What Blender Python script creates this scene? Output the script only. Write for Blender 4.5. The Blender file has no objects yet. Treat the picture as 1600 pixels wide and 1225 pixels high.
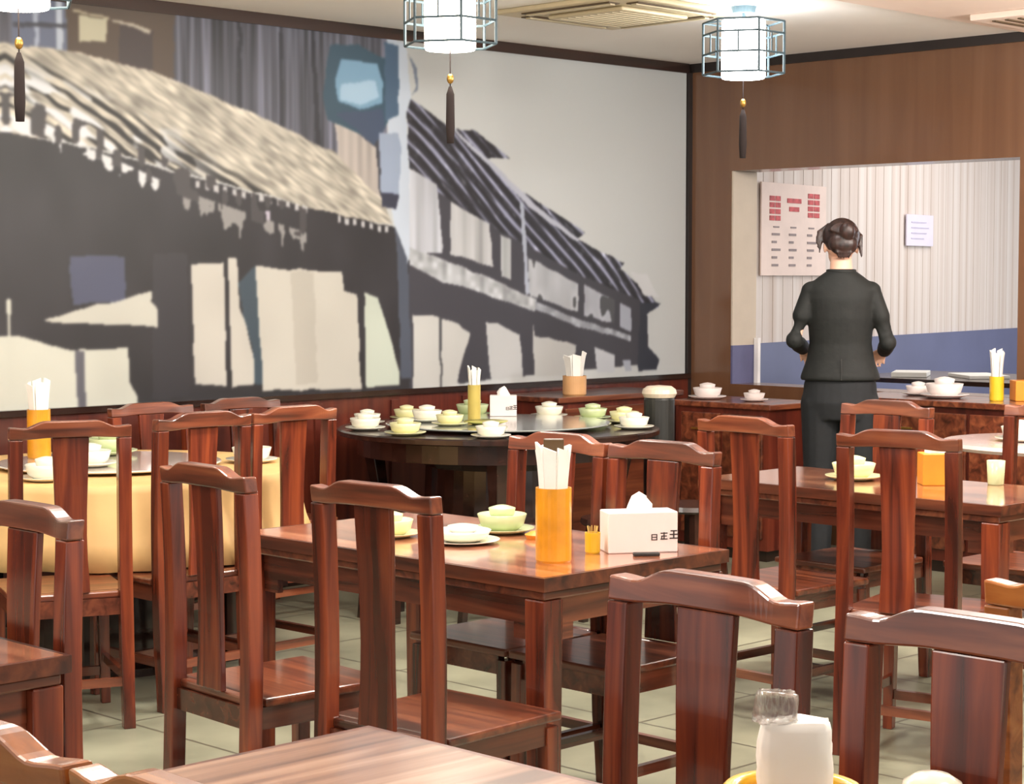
import bpy, bmesh, math, random
import numpy as np
from mathutils import Vector, Matrix, noise
random.seed(7)
C = bpy.context.scene
COL = C.collection
PI = math.pi
R = math.radians

# ------------------------------------------------------------ camera
cam_d = bpy.data.cameras.new('camera')
cam = bpy.data.objects.new('camera', cam_d)
COL.objects.link(cam)
cam.location = (0, 0, 1.48)
cam.rotation_euler = (R(90 - 3.433), 0, R(-45))
cam_d.sensor_width = 36
cam_d.lens = 36 * 3034 / 1600
cam_d.clip_end = 100
C.camera = cam

# ------------------------------------------------------------ exposure, world and room lights
C.view_settings.view_transform = 'Standard'
C.view_settings.look = 'None'
C.view_settings.exposure = 0.35
C.view_settings.gamma = 1
C.view_settings.use_curve_mapping = False
w = bpy.data.worlds.new('world')
C.world = w
w.use_nodes = True
w.node_tree.nodes['Background'].inputs[0].default_value = (1.0, 0.95, 0.9, 1)
w.node_tree.nodes['Background'].inputs[1].default_value = 0.85

def area(name, loc, size, power, col=(1, .95, .88), rot=(0, 0, 0), size_y=None):
    d = bpy.data.lights.new(name, 'AREA')
    d.energy = power
    d.color = col
    d.size = size
    if size_y:
        d.shape = 'RECTANGLE'
        d.size_y = size_y
    o = bpy.data.objects.new(name, d)
    COL.objects.link(o)
    o.location = loc
    o.rotation_euler = rot
    return o

def bulb(name, loc, power, col=(1, .95, .88), r=.14):
    d = bpy.data.lights.new(name, 'POINT')
    d.energy = power
    d.color = col
    d.shadow_soft_size = r
    o = bpy.data.objects.new(name, d)
    COL.objects.link(o)
    o.location = loc
    return o

# added unseen point lights that brighten room and ceiling; the first continues the lantern row
for x, y, p in [(1.46, 5.57, 30), (0.9, 2.6, 40), (2.8, 2.6, 45), (4.7, 2.6, 55), (6.6, 2.4, 70), (7.6, 3.0, 130), (2.6, .7, 40)]:
    bulb('unseen_fill_light', (x, y, 2.28), p)
# added area lamps just under the ceiling, out of view, brightening the room
for x, y, p in [(4.6, 4.4, 40), (3.0, 4.2, 30), (6.6, 3.9, 40), (2.4, 5.2, 14)]:
    area('ceiling_fill', (x, y, 2.65), .5, p)
area('next_room_light', (12.2, 6.4, 2.9), 2.2, 50, (1, .95, .92))
area('next_room_cool_fill', (15.2, 5.2, 1.7), 1.8, 50, (.84, .89, 1), (R(90), 0, R(60)))  # added area lamp, a cool fill for the right of the next room

# ------------------------------------------------------------ materials
def srgb(r, g, b):
    f = lambda c: (c / 12.92 if c <= .04045 else ((c + .055) / 1.055) ** 2.4)
    return (f(r / 255), f(g / 255), f(b / 255), 1)

def mat(name, col, rough=.5, metal=0, coat=0, var=.06, scale=8, bump=0, trans=0, emit=None, es=0, alpha=1, sub=0):
    m = bpy.data.materials.new(name)
    m.use_nodes = True
    nt = m.node_tree
    b = nt.nodes['Principled BSDF']
    c = srgb(*col)
    tc = nt.nodes.new('ShaderNodeTexCoord')
    n = nt.nodes.new('ShaderNodeTexNoise')
    n.inputs['Scale'].default_value = scale
    n.inputs['Detail'].default_value = 4
    nt.links.new(tc.outputs['Object'], n.inputs['Vector'])
    rp = nt.nodes.new('ShaderNodeValToRGB')
    rp.color_ramp.elements[0].position = .3
    rp.color_ramp.elements[1].position = .7
    rp.color_ramp.elements[0].color = tuple(max(0, v * (1 - var * 2)) for v in c[:3]) + (1,)
    rp.color_ramp.elements[1].color = tuple(min(1, v * (1 + var)) for v in c[:3]) + (1,)
    nt.links.new(n.outputs['Fac'], rp.inputs['Fac'])
    nt.links.new(rp.outputs['Color'], b.inputs['Base Color'])
    b.inputs['Roughness'].default_value = rough
    b.inputs['Metallic'].default_value = metal
    b.inputs['Coat Weight'].default_value = coat
    b.inputs['Coat Roughness'].default_value = .15
    b.inputs['Transmission Weight'].default_value = trans
    b.inputs['Alpha'].default_value = alpha
    if sub:
        b.inputs['Subsurface Weight'].default_value = sub
        b.inputs['Subsurface Radius'].default_value = (.02, .01, .006)
    if emit:
        b.inputs['Emission Color'].default_value = srgb(*emit)
        b.inputs['Emission Strength'].default_value = es
    if bump:
        bp = nt.nodes.new('ShaderNodeBump')
        bp.inputs['Strength'].default_value = bump
        bp.inputs['Distance'].default_value = .01
        nt.links.new(n.outputs['Fac'], bp.inputs['Height'])
        nt.links.new(bp.outputs['Normal'], b.inputs['Normal'])
    return m

def wood(name, dark, mid, light, axis='Z', rough=.24, coat=.35, scale=1.0):
    m = bpy.data.materials.new(name)
    m.use_nodes = True
    nt = m.node_tree
    b = nt.nodes['Principled BSDF']
    tc = nt.nodes.new('ShaderNodeTexCoord')
    oi = nt.nodes.new('ShaderNodeObjectInfo')
    ad = nt.nodes.new('ShaderNodeVectorMath')
    ad.operation = 'ADD'
    cb = nt.nodes.new('ShaderNodeVectorMath')
    cb.operation = 'SCALE'
    cb.inputs[0].default_value = (7.3, 5.1, 9.7)
    nt.links.new(oi.outputs['Random'], cb.inputs['Scale'])
    nt.links.new(tc.outputs['Object'], ad.inputs[0])
    nt.links.new(cb.outputs[0], ad.inputs[1])
    mp = nt.nodes.new('ShaderNodeMapping')
    s = [26 * scale] * 3
    s['XYZ'.index(axis)] = 1.6 * scale
    mp.inputs['Scale'].default_value = s
    nt.links.new(ad.outputs[0], mp.inputs['Vector'])
    n = nt.nodes.new('ShaderNodeTexNoise')
    n.inputs['Scale'].default_value = 1
    n.inputs['Detail'].default_value = 5
    n.inputs['Distortion'].default_value = .6
    nt.links.new(mp.outputs[0], n.inputs['Vector'])
    rp = nt.nodes.new('ShaderNodeValToRGB')
    e = rp.color_ramp.elements
    e[0].position = .32
    e[0].color = srgb(*dark)
    e[1].position = .72
    e[1].color = srgb(*light)
    k = e.new(.5)
    k.color = srgb(*mid)
    nt.links.new(n.outputs['Fac'], rp.inputs['Fac'])
    hv = nt.nodes.new('ShaderNodeHueSaturation')
    ml = nt.nodes.new('ShaderNodeMath')
    ml.operation = 'MULTIPLY_ADD'
    ml.inputs[1].default_value = .5
    ml.inputs[2].default_value = .78
    nt.links.new(oi.outputs['Random'], ml.inputs[0])
    nt.links.new(ml.outputs[0], hv.inputs['Value'])
    nt.links.new(rp.outputs['Color'], hv.inputs['Color'])
    nt.links.new(hv.outputs['Color'], b.inputs['Base Color'])
    b.inputs['Roughness'].default_value = rough
    b.inputs['Coat Weight'].default_value = coat
    b.inputs['Coat Roughness'].default_value = .12
    b.inputs['Coat IOR'].default_value = 1.75
    return m

WV = wood('wood_vertical', (54, 22, 14), (98, 40, 24), (136, 64, 34), 'Z')
WH = wood('wood_horizontal', (66, 32, 20), (108, 54, 34), (142, 82, 52), 'X', rough=.3, coat=.5)
WHY = wood('wood_rail', (56, 28, 18), (90, 44, 30), (118, 64, 42), 'Y')
WE = wood('wood_edge', (50, 24, 16), (84, 42, 26), (112, 62, 38), 'Y', rough=.3)
WTN = wood('wood_tabletop_painted_sheen', (104, 70, 52), (152, 112, 88), (196, 160, 134), 'X', rough=.28, coat=1, scale=.8)  # paler tabletop wood, the sheen of reflected light put into its colours
WO = wood('wood_orange', (110, 60, 26), (158, 92, 44), (186, 122, 64), 'X')
WT = wood('wood_tabletop', (104, 56, 36), (150, 90, 62), (184, 124, 90), 'Y', rough=.22, coat=1, scale=.5)
WD = wood('wood_dark', (26, 16, 14), (46, 26, 20), (62, 36, 28), 'X')
WP = wood('wood_panel', (106, 72, 50), (112, 77, 53), (118, 82, 58), 'Z', rough=.25, coat=.3, scale=.35)
WS = wood('wainscot_wood', (74, 28, 20), (96, 38, 26), (118, 52, 34), 'Z', rough=.35, scale=.6)
BLK = mat('black_frame', (38, 30, 28), .4)
CEIL = mat('ceiling_paint', (246, 243, 238), .8, var=.02, scale=1.5)
SOFF = mat('soffit_paint', (232, 212, 200), .75, var=.02, scale=1.5)
WHT = mat('white_ceramic', (236, 232, 214), .2, coat=.5, var=.02)
CREAM = mat('cream_ceramic', (226, 222, 170), .25, coat=.4, var=.03)
GREENC = mat('green_ceramic', (196, 208, 160), .25, coat=.4, var=.05)
PAPER = mat('white_paper', (240, 238, 232), .8, var=.02)
BOXW = mat('white_box_card', (238, 226, 222), .5, var=.02)
ORG = mat('amber_plastic', (222, 150, 30), .3, var=.1, scale=14, coat=.4)
YEL = mat('yellow_plastic', (226, 184, 40), .3, var=.05, coat=.3)
ORB = mat('orange_card', (226, 142, 36), .45, var=.08)
INK = mat('printed_ink', (60, 48, 46), .7)
REDINK = mat('red_ink', (206, 92, 96), .7, var=.2, scale=30)
GREYINK = mat('grey_ink', (150, 136, 136), .7)
BLKF = mat('black_fabric', (13, 16, 14), .75, var=.2, scale=30, bump=.2)
TROU = mat('dark_trouser_fabric', (17, 20, 24), .8, var=.15, scale=30)
SKIN = mat('skin', (222, 176, 152), .5, var=.03, sub=.1)
HAIR = mat('dark_brown_hair', (50, 30, 26), .4, var=.4, scale=40)
SHOE = mat('black_leather', (18, 17, 17), .3)
GLS = mat('smoked_glass_top', (150, 156, 152), .12, coat=1, var=.05)
GREYBAG = mat('clear_film', (200, 200, 196), .12, trans=.8, alpha=.6)
PLIN = mat('air_conditioner_plastic', (196, 182, 150), .45, var=.03)
DSLOT = mat('dark_slot', (86, 70, 50), .6)
METL = mat('lantern_wire', (58, 76, 84), .5)
BRS = mat('brass', (180, 140, 70), .3, metal=.8)
TAS = mat('tassel_thread', (34, 22, 20), .9)
LAMP = mat('glowing_lantern_paper', (255, 250, 240), .6, emit=(255, 244, 228), es=16)
LAMPW = mat('glowing_lantern_white', (255, 255, 252), .6, emit=(250, 252, 252), es=16)
CLOTH = mat('golden_tablecloth', (226, 184, 122), .6, var=.06, scale=5)
DARKP = mat('dark_plastic', (40, 40, 38), .4)

# ------------------------------------------------------------ mesh helpers
def obj(name, bm, m, parent=None, smooth=False, bevel=0):
    me = bpy.data.meshes.new(name)
    bmesh.ops.recalc_face_normals(bm, faces=bm.faces)
    bm.to_mesh(me)
    bm.free()
    if isinstance(m, (list, tuple)):
        for k in m:
            me.materials.append(k)
    else:
        me.materials.append(m)
    if smooth:
        for p in me.polygons:
            p.use_smooth = True
    o = bpy.data.objects.new(name, me)
    COL.objects.link(o)
    o.parent = parent
    if bevel:
        b = o.modifiers.new('bevel', 'BEVEL')
        b.width = bevel
        b.segments = 2
        b.limit_method = 'ANGLE'
    return o

def thing(name, label, cat, loc=(0, 0, 0), rz=0, group=None):
    o = bpy.data.objects.new(name, None)
    COL.objects.link(o)
    o.empty_display_size = .1
    o.location = loc
    o.rotation_euler = (0, 0, rz)
    o['label'] = label
    o['category'] = cat
    if group:
        o['group'] = group
    return o

def tag(o, label, cat, group=None):
    o['label'] = label
    o['category'] = cat
    if group:
        o['group'] = group
    return o

def struct(name, bm, m, parent=None, label=None, **k):
    o = obj(name, bm, m, parent, **k)
    if parent is None:
        o['kind'] = 'structure'
        if label:
            o['label'] = label
    return o

def box(bm, x0, x1, y0, y1, z0, z1, mi=0):
    v = [bm.verts.new(p) for p in ((x0, y0, z0), (x1, y0, z0), (x1, y1, z0), (x0, y1, z0),
                                   (x0, y0, z1), (x1, y0, z1), (x1, y1, z1), (x0, y1, z1))]
    for f in ((0, 3, 2, 1), (4, 5, 6, 7), (0, 1, 5, 4), (1, 2, 6, 5), (2, 3, 7, 6), (3, 0, 4, 7)):
        bm.faces.new([v[i] for i in f]).material_index = mi
    return v

def B(*a, **k):
    bm = bmesh.new()
    box(bm, *a, **k)
    return bm

def sweep(bm, path, sizes):
    """rectangular section swept along a path of (x, y, z); sizes = (wx, wy) per point"""
    rings = []
    for (x, y, z), (a, b) in zip(path, sizes):
        rings.append([bm.verts.new((x + sx * a / 2, y + sy * b / 2, z)) for sx, sy in ((-1, -1), (1, -1), (1, 1), (-1, 1))])
    for r0, r1 in zip(rings, rings[1:]):
        for i in range(4):
            bm.faces.new((r0[i], r0[(i + 1) % 4], r1[(i + 1) % 4], r1[i]))
    bm.faces.new(rings[0][::-1])
    bm.faces.new(rings[-1])
    return bm

def lathe(prof, n=28, cx=0, cy=0, bm=None, wob=None, mi=0):
    bm = bm or bmesh.new()
    rings = []
    for r, z in prof:
        if r < 1e-5:
            rings.append([bm.verts.new((cx, cy, z))])
        else:
            ring = []
            for i in range(n):
                a = 2 * PI * i / n
                rr = r * (wob(a, z) if wob else 1)
                ring.append(bm.verts.new((cx + rr * math.cos(a), cy + rr * math.sin(a), z)))
            rings.append(ring)
    for a, b in zip(rings, rings[1:]):
        for i in range(n):
            j = (i + 1) % n
            if len(a) == 1 and len(b) == 1:
                continue
            if len(a) == 1:
                f = bm.faces.new((a[0], b[i], b[j]))
            elif len(b) == 1:
                f = bm.faces.new((a[i], a[j], b[0]))
            else:
                f = bm.faces.new((a[i], a[j], b[j], b[i]))
            f.material_index = mi
    return bm

def tube(bm, pts, rad, n=8, cap=True):
    pts = [Vector(p) for p in pts]
    if not isinstance(rad, (list, tuple)):
        rad = [rad] * len(pts)
    up = Vector((0, 0, 1))
    rings = []
    for i, p in enumerate(pts):
        d = (pts[min(i + 1, len(pts) - 1)] - pts[max(i - 1, 0)]).normalized()
        s = d.cross(up)
        if s.length < .05:
            s = d.cross(Vector((0, 1, 0)))
        s.normalize()
        t = s.cross(d).normalized()
        r = rad[i]
        ra, rb = r if isinstance(r, tuple) else (r, r)
        rings.append([bm.verts.new(p + s * ra * math.cos(2 * PI * k / n) + t * rb * math.sin(2 * PI * k / n)) for k in range(n)])
    for a, b in zip(rings, rings[1:]):
        for i in range(n):
            bm.faces.new((a[i], a[(i + 1) % n], b[(i + 1) % n], b[i]))
    if cap:
        bm.faces.new(rings[0][::-1])
        bm.faces.new(rings[-1])
    return bm

def blob(bm, c, r, u=16, v=10, mtx=None):
    m = Matrix.Translation(c) @ (mtx or Matrix()) @ Matrix.Diagonal((r[0], r[1], r[2], 1))
    bmesh.ops.create_uvsphere(bm, u_segments=u, v_segments=v, radius=1, matrix=m)
    return bm

def dup(o, loc=None, rz=None, label=None, parent=None, group=None):
    c = o.copy()
    COL.objects.link(c)
    if parent is not None:
        c.parent = parent
    for ch in o.children:
        dup(ch, parent=c)
    if loc is not None:
        c.location = loc
    if rz is not None:
        c.rotation_euler = (0, 0, rz)
    if label:
        c['label'] = label
    if group:
        c['group'] = group
    return c

def ss(a, b, x):
    t = min(1, max(0, (x - a) / (b - a)))
    return t * t * (3 - 2 * t)

# ------------------------------------------------------------ the room
W, D, CZ = 7.3, 8.75, 2.7
def floor_mat():
    m = mat('floor_tile', (150, 150, 128), .3, var=.2, scale=2.2)
    nt = m.node_tree
    b = nt.nodes['Principled BSDF']
    tc = nt.nodes.new('ShaderNodeTexCoord')
    br = nt.nodes.new('ShaderNodeTexBrick')
    br.offset = 0
    br.inputs['Scale'].default_value = 1
    br.inputs['Brick Width'].default_value = .6
    br.inputs['Row Height'].default_value = .6
    br.inputs['Mortar Size'].default_value = .006
    br.inputs['Mortar'].default_value = srgb(96, 92, 78)
    src = b.inputs['Base Color'].links[0].from_socket
    nt.links.new(tc.outputs['Object'], br.inputs['Vector'])
    nt.links.new(src, br.inputs['Color1'])
    nt.links.new(src, br.inputs['Color2'])
    nt.links.new(br.outputs['Color'], b.inputs['Base Color'])
    return m
FLOOR = floor_mat()
struct('floor', B(-3, 17, -3, 11, -.1, 0), FLOOR)
struct('wall_left', B(-3, D + .2, W, W + .2, 0, CZ), mat('wall_plaster', (196, 188, 170), .8, var=.03))
struct('ceiling', B(-3, D + .22, -3, W + .2, CZ, CZ + .1), CEIL)
struct('trim_1', B(-3, D, -3, 5.0, CZ - .035, CZ + .01), SOFF)              # shallow dropped soffit

# back wall with the wide opening
OY0, OY1, OZ0, OZ1 = 5.136, 6.98, .86, 2.075
bm = bmesh.new()
box(bm, D, D + .22, OY1, W, 0, CZ)
box(bm, D, D + .22, -3, OY0, 0, CZ)
box(bm, D, D + .22, OY0, OY1, OZ1, CZ)
box(bm, D, D + .22, OY0, OY1, 0, OZ0)
struct('wall_back', bm, WP)
struct('trim_2', B(D - .012, D, -3, W, CZ - .05, CZ), BLK)                   # dark line where wall meets ceiling
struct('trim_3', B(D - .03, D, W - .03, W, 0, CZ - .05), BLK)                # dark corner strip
PALE = mat('reveal_beige', (196, 182, 166), .6, var=.03)
NAVY = mat('navy_wainscot', (92, 92, 128), .55, var=.05)
bm = bmesh.new()
box(bm, D + .002, D + .22, OY1 - .012, OY1 - .001, 1.08, OZ1 - .001)
box(bm, D + .002, D + .22, OY1 - .014, OY1 - .001, OZ0, 1.08, mi=1)
struct('trim_4', bm, [PALE, NAVY])
struct('trim_5', B(D + .19, D + .215, OY1 - .05, OY1 - .022, OZ0, 1.12), mat('white_strip', (236, 232, 232), .5))

# wainscot under the mural, with its dark cap
bm = bmesh.new()
box(bm, -3, D - .03, W - .03, W, 0, .885)
for k in range(24):
    x = -2.9 + k * .49
    box(bm, x, x + .05, W - .042, W - .03, .06, .86)
struct('trim_6', bm, WS)
struct('trim_7', B(-3, D - .03, W - .055, W, .885, .912), WD)
struct('trim_8', B(-3, D - .03, W - .03, W, 2.645, CZ), WD)
struct('baseboard_left', B(-3, D - .03, W - .06, W - .042, 0, .1), WD)

# ---- the printed photo mural: black-and-white old street of tiled houses
def in_poly(X, Z, P):
    r = np.zeros(X.shape, bool)
    n = len(P)
    j = n - 1
    for i in range(n):
        xi, zi = P[i]
        xj, zj = P[j]
        if zi != zj:
            c = ((zi > Z) != (zj > Z)) & (X < (xj - xi) * (Z - zi) / (zj - zi) + xi)
            r ^= c
        j = i
    return r
MURAL = [
    ('v', (92, 92, 102), [(4.27, 2.73), (4.97, 2.69), (6.07, 2.70), (6.42, 2.68), (6.41, 1.75), (6.06, 2.05), (5.53, 2.19), (5.03, 2.36), (4.27, 2.44)]),
    ('p', (110, 118, 140), [(4.33, 2.69), (4.59, 2.69), (4.59, 2.42), (4.32, 2.44)]),
    ('p', (200, 208, 218), [(4.54, 2.68), (4.57, 2.68), (4.57, 2.42), (4.54, 2.42)]),
    ('p', (180, 188, 205), [(4.43, 2.67), (4.46, 2.67), (4.45, 2.43), (4.43, 2.44)]),
    ('p', (70, 72, 82), [(4.33, 2.54), (4.59, 2.56), (4.59, 2.54), (4.33, 2.52)]),
    ('p', (88, 72, 58), [(4.59, 2.67), (5.15, 2.70), (5.14, 2.37), (5.03, 2.35), (4.59, 2.39)]),
    ('p', (205, 198, 168), [(4.65, 2.60), (4.80, 2.60), (4.79, 2.49), (4.65, 2.49)]),
    ('p', (190, 180, 150), [(4.62, 2.62), (4.81, 2.61), (4.81, 2.60), (4.62, 2.61)]),
    ('p', (70, 58, 55), [(4.86, 2.58), (5.03, 2.57), (5.03, 2.37), (4.85, 2.40)]),
    ('p', (190, 180, 160), [(4.82, 2.60), (5.02, 2.57), (5.01, 2.55), (4.82, 2.59)]),
    ('p', (40, 40, 48), [(5.50, 2.67), (5.52, 2.67), (5.52, 2.19), (5.50, 2.20)]),
    ('p', (40, 40, 48), [(5.74, 2.66), (5.76, 2.66), (5.76, 2.13), (5.74, 2.14)]),
    ('p', (34, 34, 42), [(5.93, 2.66), (5.95, 2.66), (5.99, 2.05), (5.96, 2.06)]),
    ('w', (196, 184, 172), [(6.08, 2.24), (6.23, 2.17), (6.34, 2.11), (6.36, 1.89), (6.39, 1.80), (6.16, 1.92), (6.09, 2.00)]),
    ('p', (52, 82, 98), [(6.05, 2.59), (6.23, 2.60), (6.40, 2.55), (6.42, 2.24), (6.34, 2.14), (6.23, 2.17), (6.03, 2.23), (6.00, 2.34)]),
    ('p', (130, 170, 195), [(6.12, 2.53), (6.35, 2.52), (6.39, 2.43), (6.38, 2.33), (6.23, 2.29), (6.10, 2.32), (6.08, 2.42)]),
    ('p', (178, 208, 226), [(6.12, 2.40), (6.34, 2.44), (6.36, 2.36), (6.23, 2.31), (6.11, 2.33)]),
    ('p', (62, 78, 102), [(6.08, 2.26), (6.38, 2.30), (6.40, 2.21), (6.33, 2.12), (6.21, 2.19)]),
    ('r', (206, 196, 176), [(4.27, 2.45), (4.64, 2.44), (5.03, 2.39), (5.35, 2.30), (5.68, 2.21), (6.06, 2.08), (6.39, 1.85), (6.45, 1.73), (6.27, 1.75), (5.91, 1.80), (5.60, 1.87), (5.20, 1.94), (4.83, 2.02), (4.54, 2.06), (4.26, 2.08)]),
    ('d', (56, 53, 57), [(4.26, 2.09), (4.54, 2.05), (4.83, 2.01), (5.20, 1.93), (5.60, 1.86), (5.91, 1.80), (6.27, 1.75), (6.56, 1.70), (6.56, 0.88), (4.24, 0.89)]),
    ('e', (200, 196, 192), [(5.20, 1.92), (5.90, 1.81), (5.90, 1.78), (5.20, 1.89)]),
    ('e', (200, 196, 192), [(6.10, 1.77), (6.42, 1.72), (6.42, 1.69), (6.10, 1.74)]),
    ('p', (72, 76, 98), [(4.59, 1.56), (4.87, 1.57), (4.87, 1.37), (4.60, 1.35)]),
    ('p', (44, 42, 46), [(5.02, 1.58), (5.20, 1.58), (5.21, 0.93), (5.01, 0.92)]),
    ('p', (206, 199, 184), [(5.22, 1.53), (5.41, 1.54), (5.42, 0.97), (5.24, 0.98)]),
    ('p', (206, 199, 184), [(5.43, 1.56), (5.48, 1.56), (5.50, 1.33), (5.53, 1.27), (5.58, 1.09), (5.58, 0.97), (5.45, 0.96)]),
    ('p', (58, 74, 84), [(5.49, 1.45), (5.59, 1.52), (5.63, 0.97), (5.58, 0.97), (5.57, 1.15), (5.52, 1.30)]),
    ('p', (207, 200, 184), [(5.59, 1.52), (6.12, 1.50), (6.13, 1.40), (6.21, 1.39), (6.24, 0.92), (5.63, 0.94)]),
    ('p', (192, 184, 168), [(5.80, 1.50), (5.94, 1.50), (5.96, 0.96), (5.83, 0.96)]),
    ('p', (205, 210, 190), [(6.26, 1.40), (6.35, 1.37), (6.49, 1.00), (6.49, 0.93), (6.27, 0.93)]),
    ('p', (200, 196, 180), [(4.46, 1.29), (4.62, 1.33), (4.83, 1.37), (5.01, 1.41), (5.01, 1.36), (5.04, 1.33), (5.04, 1.25), (4.75, 1.27), (4.47, 1.28)]),
    ('p', (208, 206, 188), [(4.28, 1.39), (4.30, 1.37), (4.30, 1.23), (4.37, 1.21), (4.59, 1.16), (4.88, 1.16), (4.89, 1.00), (4.93, 0.94), (4.92, 0.87), (4.27, 0.89)]),
    ('p', (92, 90, 96), [(4.61, 1.16), (4.66, 1.15), (4.66, 0.90), (4.62, 0.90)]),
    ('p', (104, 112, 132), [(4.25, 1.57), (4.27, 1.56), (4.27, 0.89), (4.24, 0.89)]),
    ('p', (195, 185, 195), [(5.65, 1.78), (5.68, 1.78), (5.68, 1.70), (5.66, 1.72)]),
    ('t', (66, 64, 76), [(6.54, 2.38), (6.65, 2.33), (6.85, 2.23), (7.01, 2.23), (7.27, 2.10), (7.10, 2.09), (7.31, 1.95), (7.86, 1.72), (7.79, 1.68), (8.18, 1.55), (8.14, 1.52), (8.43, 1.35), (8.48, 1.30), (8.37, 1.26), (8.32, 1.34), (7.79, 1.48), (7.29, 1.66), (6.83, 1.85), (6.56, 1.95)]),
    ('p', (190, 190, 198), [(6.85, 2.23), (6.88, 2.23), (7.47, 1.86), (7.81, 1.68), (7.79, 1.66), (7.43, 1.84)]),
    ('p', (62, 60, 66), [(6.55, 1.99), (6.83, 1.87), (7.29, 1.68), (7.79, 1.49), (8.32, 1.34), (8.38, 1.25), (8.39, 0.98), (6.56, 0.91)]),
    ('w', (214, 214, 216), [(6.55, 2.02), (6.75, 1.94), (6.79, 1.59), (6.56, 1.59)]),
    ('w', (196, 194, 190), [(6.84, 1.86), (7.12, 1.75), (7.15, 1.52), (6.84, 1.59)]),
    ('w', (190, 190, 186), [(7.20, 1.70), (7.28, 1.67), (7.28, 1.46), (7.21, 1.48)]),
    ('p', (176, 180, 190), [(7.35, 1.87), (7.38, 1.87), (7.42, 1.38), (7.39, 1.38)]),
    ('m', (198, 198, 198), [(7.41, 1.58), (7.80, 1.43), (7.80, 1.28), (7.42, 1.37)]),
    ('m', (184, 184, 188), [(7.85, 1.43), (8.10, 1.34), (8.10, 1.21), (7.85, 1.26)]),
    ('p', (174, 176, 184), [(8.14, 1.33), (8.24, 1.29), (8.24, 1.16), (8.14, 1.19)]),
    ('s', (206, 206, 204), [(6.55, 1.62), (6.83, 1.55), (7.15, 1.46), (7.47, 1.35), (7.46, 1.29), (7.10, 1.38), (6.78, 1.45), (6.56, 1.53)]),
    ('s', (176, 178, 182), [(7.46, 1.34), (7.81, 1.24), (8.24, 1.14), (8.24, 1.11), (7.79, 1.20), (7.46, 1.30)]),
    ('p', (206, 202, 192), [(6.58, 1.28), (6.75, 1.27), (6.90, 1.23), (6.98, 1.18), (6.88, 0.91), (6.58, 0.91)]),
    ('p', (70, 70, 72), [(6.76, 1.27), (6.78, 1.27), (6.78, 0.91), (6.77, 0.91)]),
    ('p', (204, 202, 196), [(7.09, 1.23), (7.18, 1.23), (7.35, 1.16), (7.37, 0.94), (7.13, 0.93)]),
    ('p', (202, 200, 192), [(7.44, 1.24), (7.46, 1.16), (7.79, 1.10), (7.76, 0.93), (7.46, 0.94)]),
    ('p', (196, 196, 196), [(7.93, 1.08), (8.10, 1.04), (8.10, 0.94), (7.96, 0.94)]),
    ('p', (170, 172, 180), [(8.17, 1.01), (8.24, 1.00), (8.24, 0.94), (8.19, 0.94)]),
    ('p', (45, 48, 58), [(8.32, 1.33), (8.50, 1.32), (8.38, 1.26), (8.38, 1.08), (8.49, 1.00), (8.46, 0.94), (8.30, 0.94)]),
    ('p', (210, 208, 204), [(8.23, 1.50), (8.38, 1.48), (8.48, 1.35), (8.35, 1.37)]),
    ('p', (206, 214, 222), [(6.42, 2.65), (6.54, 2.64), (6.57, 2.38), (6.54, 2.28), (6.56, 2.03), (6.56, 1.59), (6.54, 1.51), (6.46, 1.73), (6.43, 1.90), (6.42, 2.21)]),
    ('p', (72, 98, 122), [(6.40, 2.63), (6.49, 2.62), (6.49, 2.28), (6.40, 2.24)]),
    ('p', (120, 130, 146), [(6.55, 2.59), (6.62, 2.51), (6.62, 2.41), (6.57, 2.38), (6.61, 2.42), (6.59, 2.51)]),
    ('p', (160, 172, 190), [(6.36, 2.18), (6.48, 2.19), (6.50, 2.12), (6.49, 1.88), (6.37, 1.89)]),
    ('p', (46, 48, 66), [(6.37, 1.89), (6.49, 1.88), (6.47, 1.81), (6.38, 1.82)]),
    ('p', (78, 84, 96), [(6.46, 1.73), (6.54, 1.57), (6.55, 1.51), (6.57, 0.96), (6.50, 0.96), (6.48, 1.51)]),
]

def vnoise(X, Z, fx, fz, seed):
    rs = np.random.RandomState(seed)
    g = rs.rand(64, 64)
    u = X * fx
    v = Z * fz
    i = np.floor(u).astype(int)
    j = np.floor(v).astype(int)
    a = u - i
    b = v - j
    a = a * a * (3 - 2 * a)
    b = b * b * (3 - 2 * b)
    i0, i1, j0, j1 = i % 64, (i + 1) % 64, j % 64, (j + 1) % 64
    return (g[i0, j0] * (1 - a) + g[i1, j0] * a) * (1 - b) + (g[i0, j1] * (1 - a) + g[i1, j1] * a) * b

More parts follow.
